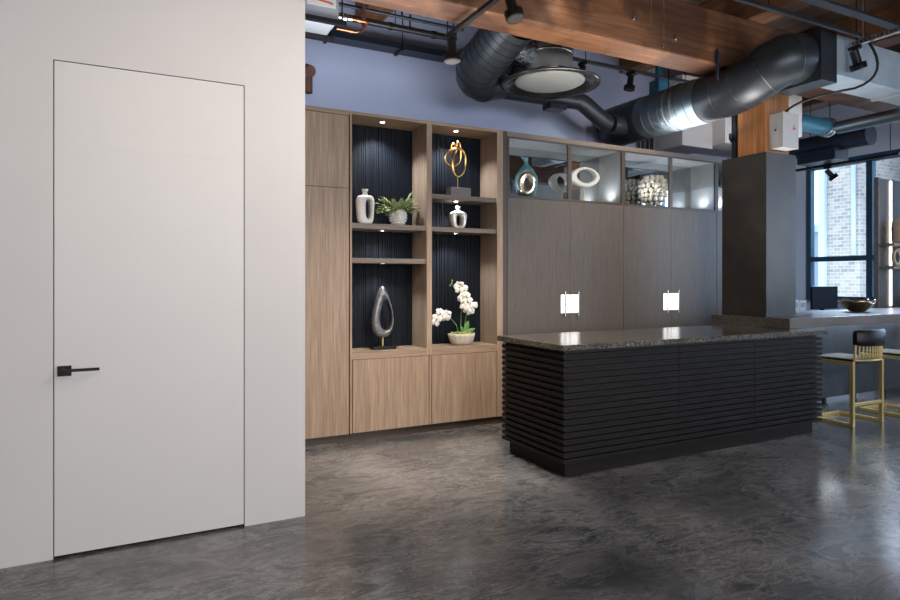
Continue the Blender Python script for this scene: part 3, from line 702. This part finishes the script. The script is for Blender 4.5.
# ================================================================ CEILING SERVICES
def ductseams(path, r, m): pass
def spiral(pts, r, pitch, name, m, parent, seamm='seam', n=28):
    P = [Vector(p) for p in pts]; o = obj(name, MB().tube(P, r, n), m, parent)
    sm = MB(); L = 0
    for a, b in zip(P[:-1], P[1:]):
        d = b-a; l = d.length; k = pitch-(L % pitch)
        while k < l:
            q = a+d*(k/l); dn = d.normalized(); sm.tube([q-dn*.003, q+dn*.003], r+.0035, n); k += pitch
        L += l
    if sm.v: obj('seam_ridges', sm, seamm, o)
    return o
# round-diffuser duct A
c = thing('air_duct', 'dark spiral air duct rising behind the beam to the round ceiling diffuser', 'duct', (3.1, 4.9, 3.08))
def bend(p0, pc, p1, n=8):
    p0, pc, p1 = Vector(p0), Vector(pc), Vector(p1); return [p0*(1-t)**2+pc*2*t*(1-t)+p1*t*t for t in [i/n for i in range(n+1)]]
pA = [(2.84, 4.34, 3.50), (2.81, 4.80, 3.31)]+bend((2.81, 4.80, 3.31), (2.79, 5.03, 3.235), (3.00, 5.08, 3.235))[1:]
spiral(pA, .20, .07, 'spiral_duct', 'ductblack', c, 'darkseam')
obj('reducer', MB().tube([(3.00, 5.08, 3.235), (3.22, 5.12, 3.20)], [.20, .10], 24), 'ductblack', c)
spiral([(3.22, 5.12, 3.20), (4.10, 5.12, 3.21)], .095, 5, 'branch_duct', 'ductblack', c, 'pipeblack')
obj('branch_elbow', MB().tube([(4.10, 5.12, 3.21), (4.18, 5.12, 3.19), (4.40, 5.14, 3.08), (4.50, 5.16, 3.035), (4.555, 5.16, 3.03)], .088, 20), 'ductblack', c)
obj('drop_box', B(3.72, 3.92, 5.05, 5.19, 3.07, 3.125), 'ductblack', c, .002)
obj('hanger_strap', B(3.30, 3.32, 5.11, 5.13, 3.29, 4.15), 'black', c)
obj('foil_collar', MB().tube([(2.95, 4.66, 3.42), (3.10, 4.72, 3.42), (3.24, 4.72, 3.42)], [.13, .15, .14], 24), 'foil', c)
c = thing('ceiling_diffuser', 'large round steel ceiling diffuser with a wide dished rim', 'air vent', (3.42, 4.66, 3.14))
cx, cy = 3.42, 4.66
obj('neck', MB().lathe([(.205, .05), (.205, .42), (.0001, .42)], (cx, cy, 3.16), 36), 'neck', c)
obj('neck_band', MB().lathe([(.205, 0), (.214, .004), (.214, .020), (.205, .024)], (cx, cy, 3.40), 36).lathe([(.205, 0), (.214, .004), (.214, .020), (.205, .024)], (cx, cy, 3.23), 36), 'silver', c)
obj('rim', MB().lathe([(.20, .075), (.30, .055), (.40, .035), (.455, .010), (.452, -.002), (.40, -.004), (.38, .004), (.345, .040), (.31, .052)], (cx, cy, 3.14), 48), 'diff', c)
obj('centre_dish', MB().lathe([(.001, -.005), (.20, .000), (.285, .012), (.318, .030), (.318, .036), (.28, .030), (.001, .02)], (cx, cy, 3.14), 40), 'diffin', c)
obj('hanger_rod', MB().cyl((cx+.1, cy, 3.58), (cx+.1, cy, 4.15), .006, 6), 'black', c)
# main duct B
c = thing('air_duct', 'large silver spiral air duct crossing under the beam toward the timber post', 'duct', (4.95, 4.3, 2.88))
spiral([(4.93, 5.50, 3.10), (4.94, 4.98, 3.10)], .225, .12, 'back_duct', 'ductblack', c, 'pipeblack')
spiral([(4.94, 4.98, 3.10), (4.95, 4.22, 3.095)], .222, .11, 'silver_spiral_duct', 'ductsilver', c)
obj('joint_band', MB().tube([(4.947, 4.60, 3.098), (4.947, 4.575, 3.098)], .230, 28).tube([(4.947, 4.50, 3.098), (4.947, 4.48, 3.098)], .230, 28), 'silver', c)
spiral([(4.95, 4.22, 3.095), (4.95, 3.90, 3.10), (4.955, 3.78, 3.13), (4.97, 3.68, 3.17), (5.00, 3.59, 3.22), (5.06, 3.52, 3.265), (5.13, 3.50, 3.285), (5.22, 3.49, 3.295)], .218, .20, 'elbow_duct', 'ductblack', c)
obj('transition_box', B(5.22, 5.44, 3.27, 3.71, 3.06, 3.53), 'ductblack', c, .003)
obj('end_cap', MB().tube([(4.93, 5.50, 3.10), (4.93, 5.56, 3.10)], .20, 24), 'ductblack', c)
obj('side_tap', MB().tube([(4.59, 5.16, 3.03), (4.80, 5.16, 3.03)], .10, 20), 'ductblack', c)
obj('hanger_rod', MB().cyl((4.95, 4.7, 3.3), (4.95, 4.7, 4.15), .006, 6), 'black', c)
obj('hanger_rod', MB().cyl((4.72, 3.905, 3.16), (4.72, 3.905, 3.44), .014, 8), 'tray', c)
c = thing('air_duct', 'flat rectangular galvanised duct with a pale underside, right of the black elbow', 'duct', (7, 3.45, 3.14))
obj('duct_run', B(5.44, 9.4, 3.30, 3.60, 3.15, 3.50), 'ductpale', c, .002)
for x in (6.55, 7.6): obj('flange', B(x, x+.03, 3.255, 3.605, 3.13, 3.53), 'galv', c)
obj('hanger_rod', MB().cyl((6.0, 3.43, 3.5), (6.0, 3.43, 4.15), .006, 6), 'black', c)
# dark round duct by window with a drop box
c = thing('air_duct', 'dark round capped duct with a square drop box near the window', 'duct', (8, 5.5, 2.85))
spiral([(8.0, 4.40, 3.12), (8.0, 6.9, 3.12)], .125, .3, 'round_duct', 'ductblack', c, 'pipeblack')
obj('drop_box', B(7.86, 8.14, 4.75, 5.25, 2.88, 3.03), 'ductblack', c, .002)
obj('hanger_rod', MB().cyl((8.0, 4.9, 3.24), (8.0, 4.9, 4.15), .006, 6), 'black', c)
# grey duct + teal pipe
c = thing('round_duct', 'thin grey round duct slanting out of the picture at the right', 'duct', (7, 3.9, 2.98))
obj('duct_run', MB().tube([(7.0, 4.20, 3.05), (7.0, 2.6, 3.05)], .068, 20), 'ductsilver', c)
obj('hanger_rod', MB().cyl((7.0, 3.0, 3.11), (7.0, 3.0, 4.15), .006, 6), 'black', c)
c = thing('supply_pipe', 'teal painted pipe with a steel coupling beside a white box', 'pipe', (6.7, 4.2, 3.0))
obj('pipe_run', MB().cyl((6.44, 4.32, 3.08), (7.0, 4.32, 3.08), .088, 24), 'pipeteal', c)
obj('coupling', MB().cyl((6.93, 4.32, 3.08), (6.96, 4.32, 3.08), .108, 20).cyl((6.99, 4.32, 3.08), (7.03, 4.32, 3.08), .108, 20).cyl((6.96, 4.32, 3.08), (6.99, 4.32, 3.08), .095, 20), 'silver', c)
o = tag(obj('service_box', B(6.21, 6.435, 4.24, 4.46, 2.90, 3.34).box(6.25, 6.38, 4.30, 4.40, 3.34, 3.80), 'whitebox', None, .003), 'narrow white service box high up right of the timber post', 'box')
# electrical box on post, its conduit
c = thing('electrical_box', 'light grey electrical box with a red mark mounted on the timber post', 'electrical box', (5.53, 3.83, 2.6))
obj('body', B(5.42, 5.64, 3.765, 3.899, 2.60, 2.93), 'greybox', c, .003)
obj('lid', B(5.415, 5.645, 3.755, 3.765, 2.598, 2.932), 'greybox', c, .002)
obj('red_mark', B(5.56, 5.60, 3.752, 3.7545, 2.775, 2.795), 'red', c)
obj('warning_triangle', MB().prism([(5.57, 2.80), (5.592, 2.80), (5.581, 2.822)], 3.7525, 3.7545), 'orange', c)
obj('side_latch', MB().cyl((5.419, 3.83, 2.77), (5.410, 3.83, 2.77), .008, 10), 'black', c)
cd = MB().tube(bend((5.50, 3.80, 2.93), (5.50, 3.70, 3.04), (5.66, 3.25, 3.04), 10)[:]+bend((5.66, 3.25, 3.04), (5.78, 3.0, 3.10), (5.66, 3.14, 3.42), 8)[1:], .011, 10)
tag(obj('conduit', cd, 'black'), 'black flexible conduit curving up from the grey electrical box', 'cable')
# black riser by the post
c = thing('riser_pipe', 'black vertical pipe with a bolted coupling left of the timber post', 'pipe', (5.46, 4.28, 2.567))
obj('pipe_run', MB().cyl((5.46, 4.29, 2.568), (5.46, 4.29, 3.9), .046, 20), 'pipeblack', c)
obj('coupling', MB().cyl((5.46, 4.29, 2.76), (5.46, 4.29, 2.84), .062, 20).box(5.37, 5.41, 4.27, 4.31, 2.77, 2.83), 'pipeblack', c, .002)
# wall grille
g = thing('wall_grille', 'small dark slotted air grille on the wall above the taupe cabinets', 'air vent', (5.88, 5.6, 2.93))
obj('frame', B(5.40, 5.70, 5.636, 5.649, 2.93, 3.13), 'galv', g)
for i in range(4): obj('slot', B(5.415+i*.07, 5.468+i*.07, 5.630, 5.636, 2.945, 3.12), 'dark', g)
# blue-black tray and pipes along the back wall
c = thing('cable_tray', 'dark blue cable tray running along the pale blue wall', 'cable tray', (2, 5.5, 3.5))
obj('channel', B(-.5, 4.5, 5.46, 5.62, 3.545, 3.552).box(-.5, 4.5, 5.46, 5.465, 3.55, 3.60).box(-.5, 4.5, 5.615, 5.62, 3.55, 3.60), 'tray', c)
obj('cables', MB().cyl((-.5, 5.49, 3.572), (4.5, 5.49, 3.572), .016, 8).cyl((-.5, 5.53, 3.574), (4.5, 5.53, 3.572), .018, 8).cyl((-.5, 5.58, 3.572), (4.5, 5.58, 3.576), .018, 8), 'pipeblack', c)
for x in (1.6, 2.3, 3.6): obj('hanger_rod', MB().cyl((x, 5.45, 3.53), (x, 5.45, 4.15), .005, 6).box(x-.012, x+.012, 5.445, 5.63, 3.53, 3.5445), 'black', c)
for y, z, r, m, lab, nm in ((5.02, 3.545, .028, 'pipeblack', 'thick black sprinkler pipe running between the beam and the cable tray', 'sprinkler_pipe'), (4.88, 3.58, .014, 'tray', 'thin dark conduit running beside the thick sprinkler pipe', 'conduit')):
    c = thing(nm, lab, 'pipe', (1.5, y, z-r))
    obj('pipe_run', MB().cyl((1.50, y, z), (2.64, y, z), r, 14), m, c)
    for x in (2.05, 2.62): obj('hanger_rod', MB().cyl((x, y, z), (x, y, 4.15), .005, 6), 'black', c)
    if r > .02:
        SPK = c; obj('pipe_clamp', MB().cyl((1.99, y, z), (2.02, y, z), .034, 14).cyl((2.40, y, z), (2.44, y, z), .034, 14), 'black', c)
sp_ = MB().cyl((2.19, 5.02, 3.565), (2.19, 5.02, 3.64), .010, 8).lathe([(.028, 0), (.028, .004)], (2.19, 5.02, 3.64), 14).cyl((2.19, 5.02, 3.64), (2.19, 5.02, 3.68), .012, 8)
obj('sprinkler_head', sp_, 'bronze', SPK)
# AC unit left
c = thing('air_handler', 'grey air handling unit with a striped label above the end of the white wall', 'air unit', (1.2, 4.75, 3.43))
obj('casing', B(.35, 1.425, 4.62, 4.98, 3.335, 3.85), 'galv', c, .006)
obj('label_plate', B(1.18, 1.40, 4.616, 4.6195, 3.42, 3.60), 'paper', c)
obj('label_stripe', MB().prism([(1.20, 3.462), (1.38, 3.440), (1.38, 3.452), (1.20, 3.474)], 4.613, 4.6155), 'orange', c)
obj('hanger_rail', B(.3, 1.48, 4.60, 4.64, 3.30, 3.333).box(.3, 1.48, 4.94, 4.98, 3.30, 3.333), 'black', c)
for x in (.5, 1.45): obj('hanger_rod', MB().cyl((x, 4.62, 3.32), (x, 4.62, 4.15), .006, 6), 'black', c)
c = thing('copper_pipe', 'copper pipe loop with a steel valve beside the air handling unit', 'pipe', (1.6, 4.8, 3.4))
obj('pipe_loop', MB().tube([(1.47, 4.72, 3.41), (1.66, 4.72, 3.41), (1.69, 4.73, 3.41), (1.70, 4.78, 3.405), (1.70, 4.90, 3.405), (1.67, 4.93, 3.40), (1.50, 4.93, 3.40)], .012, 10), 'copper', c)
obj('valve', MB().ball((1.50, 4.72, 3.41), .034, 14).cyl((1.44, 4.72, 3.41), (1.56, 4.72, 3.41), .020, 12), 'chrome', c)
obj('fitting', MB().cyl((1.60, 4.72, 3.41), (1.63, 4.72, 3.41), .017, 12), 'copper', c); obj('fitting', MB().cyl((1.60, 4.93, 3.40), (1.63, 4.93, 3.40), .017, 12), 'copper', c)
tag(obj('pipe_support', MB().cyl((1.70, 4.84, 3.42), (1.70, 4.84, 4.15), .018, 10), 'rust'), 'short rusty hanger pipe dropping past the copper loop', 'pipe')
c = thing('riser_pipe', 'rusty riser pipe with a flared elbow at the white wall end', 'pipe', (1.2, 5.0, 2.6))
obj('pipe_run', MB().cyl((1.335, 5.58, 2.779), (1.335, 5.58, 3.50), .035, 14), 'rust', c)
obj('elbow', MB().tube([(1.335, 5.58, 3.20), (1.40, 5.50, 3.22), (1.42, 5.44, 3.19)], .055, 14).cyl((1.41, 5.50, 3.16), (1.41, 5.50, 3.02), .045, 14), 'rust', c)
# light tracks and spotlights
def track_spot(p, aim, label, mm='black', lit=False, drop=.07, s=1.0):
    p = Vector(p); aim = Vector(aim).normalized()
    c = thing('track_spotlight', label, 'light', p, 'black track spotlights')
    q = p-Vector((0, 0, drop)); obj('mount', MB().box(p.x-.018, p.x+.018, p.y-.05, p.y+.05, p.z-.03, p.z).cyl(p, q, .008, 8), mm, c)
    a = q-aim*.03; b = q+aim*.08*s; e = q+aim*.135*s
    bd = obj('barrel', MB().tube([a, b], .036*s, 18).tube([b, b+aim*.002, e], [.036*s, .066*s, .064*s], 20, cap=True), mm, c)
    obj('lens', MB().tube([e+aim*.0005, e+aim*.002], .052*s, 18), 'lamphot' if lit else 'dark', bd)
    return c
def track(name, a, b, label, m='black', w_=.018, h_=.03, rods=()):
    a = Vector(a); b = Vector(b); c = thing(name, label, 'light track', (a+b)/2)
    t = MB()
    if abs(a.x-b.x) > abs(a.y-b.y): t.box(a.x, b.x, a.y-w_, a.y+w_, a.z, a.z+h_)
    else: t.box(a.x-w_, a.x+w_, a.y, b.y, a.z, a.z+h_)
    obj('rail', t, m, c)
    for r in rods: obj('hanger_rod', MB().cyl((*r, a.z+h_), (*r, CE if not (3.93 < r[1] < 4.23 ) else 3.32), .005, 6), 'black', c)
    return c
track('light_track', (2.20, 4.34, 3.235), (2.20, -2, 3.235), 'black light track crossing under the timber beam toward the viewer', rods=((2.20, 3.6), (2.20, 1.0), (2.2, 4.32)))
track_spot((2.20, 4.25, 3.235), (.02, -.05, -1), 'black track spotlight pointing straight down at the end of its track', s=1)
track_spot((2.20, 3.42, 3.235), (.12, -.28, -1), 'black track spotlight tilted forward in front of the timber beam', s=.95)
track('light_track', (3.45, 4.98, 3.55), (5.60, 4.98, 3.55), 'grey steel light track high above the taupe cabinets, carrying two spotlights', 'ductsilver', rods=((4.1, 4.98), (5.5, 4.98)))
track_spot((4.06, 4.98, 3.55), (.0, .1, -1), 'black track spotlight just right of the round diffuser', s=.9)
track_spot((4.70, 4.98, 3.55), (-.1, .1, -1), 'black track spotlight hanging between the diffuser and the silver duct', s=.9)
tag(obj('junction_box', B(5.15, 5.31, 5.03, 5.17, 3.42, 3.56).box(5.19, 5.27, 5.08, 5.12, 3.56, 3.80), 'pipeteal', None, .003), 'small teal junction box behind the top of the silver duct', 'box')
track('ceiling_rail', (3.6, 3.17, 3.45), (5.72, 3.17, 3.45), 'grey steel rail running above the black duct elbow', 'ductblack', .015, .03, ((4.4, 3.17), (5.66, 3.17)))
track('ceiling_rail', (3.9, 2.92, 3.45), (6.1, 2.92, 3.45), 'wide slotted grey rail nearer the viewer at the top right', 'ductblack', .04, .02, ((6.05, 2.92),))
pr_ = thing('perforated_strut', 'light perforated steel strut slanting to the right picture edge', 'strut', (5.6, 2.9, 3.39))
obj('strut_bar', B(5.59, 5.63, 2.2, 3.26, 3.39, 3.43), 'silver', pr_)
sl = MB()
for i in range(30): sl.box(5.5885, 5.59, 2.23+i*.034, 2.243+i*.034, 3.398, 3.422)
obj('slots', sl, 'dark', pr_)
obj('hanger_rod', MB().cyl((5.61, 3.15, 3.43), (5.61, 3.15, 4.15), .006, 8), 'silver', pr_)
track_spot((5.61, 3.22, 3.39), (.35, -.1, -1), 'black track spotlight hung under the perforated strut', s=1)
track('light_track', (8.22, 5.5, 2.86), (8.22, 4.2, 2.86), 'short black light track near the window head', rods=((8.22, 5.3), (8.22, 4.3)))
track_spot((8.22, 5.06, 2.86), (.5, -.45, -.8), 'small lit spotlight seen against the window', lit=True, s=.9)
for x, y, lab in ((2.95, 3.86, 'thin pale hanging wire in front of the beam, left one'), (3.05, 3.80, 'thin pale hanging wire in front of the beam, right one')):
    pass
for x, y, z, lab in ((3.81, 3.80, 3.36, 'thin pale hanger wire crossing the face of the timber beam'), (3.98, 3.83, 3.30, 'second thin hanger wire on the beam face, nearer the duct')):
    tag(obj('hanger_wire', MB().cyl((x, y, z), (x, y, 4.15), .0035, 6), 'silver'), lab, 'wire')
lx, ly_ = 2.95, 3.90
for x, z, lab in ((3.74, 3.535, 'round bolt plate in the beam face between the hanger wires'), (4.22, 3.45, 'bolt plate in the beam face toward the duct')):
    tag(obj('bolt_plate', MB().cyl((x, 3.9295, z), (x, 3.918, z), .022, 16).cyl((x, 3.918, z), (x, 3.905, z), .011, 6), 'silver'), lab, 'bolt')
c = thing('recessed_spotlight', 'small lit spotlight on the beam face at the top edge of the picture', 'light', (2.98, 3.9, 3.62))
obj('bracket', MB().cyl((2.98, 3.9295, 3.66), (2.98, 3.86, 3.66), .012, 10).tube([(2.98, 3.86, 3.69), (2.98, 3.86, 3.62)], [.03, .04], 16), 'silver', c)
obj('lens', MB().cyl((2.98, 3.86, 3.619), (2.98, 3.86, 3.616), .034, 16), 'lamphot', c)
spot('beam_lamp_light', (2.98, 3.84, 3.60), (2.98, 3.6, 0), 3, WARM, 120, 1, .03)
# ================================================================ OUTSIDE
struct('ground_outside', B(10.3, 60, -20, 50, -3.2, -3.0), 'asphalt')
c = thing('brick_building', 'pale brick building with a drainpipe outside the window', 'building', (16, 8.6, -3))
obj('wall', B(14, 18, 7.93, 8.64, -3, 9), 'brick', c)
obj('corner_panel', B(13.9, 14.3, 8.642, 8.78, -3, 9), 'siding', c)
obj('drainpipe', MB().cyl((13.93, 8.02, 1.9), (13.93, 8.02, 9), .05, 12), 'galv', c)
c = thing('building', 'pale blue sided building right of the brick wall outside', 'building', (17, 5, -3))
obj('wall', B(15, 19, 1.5, 7.2, -3, 8), 'siding', c)
for y in (2.2, 3.6, 5.0): obj('window', B(14.97, 15, y, y+.8, .6, 2.2), 'frame', c)
c = thing('building', 'low grey building in the distance left of the brick wall', 'building', (34, 22, -3))
obj('wall', B(34, 38, 18, 26, -3, 4.0), 'far', c)
obj('roof', B(33.8, 38.2, 17.8, 26.2, 4.0, 4.4), 'siding', c)
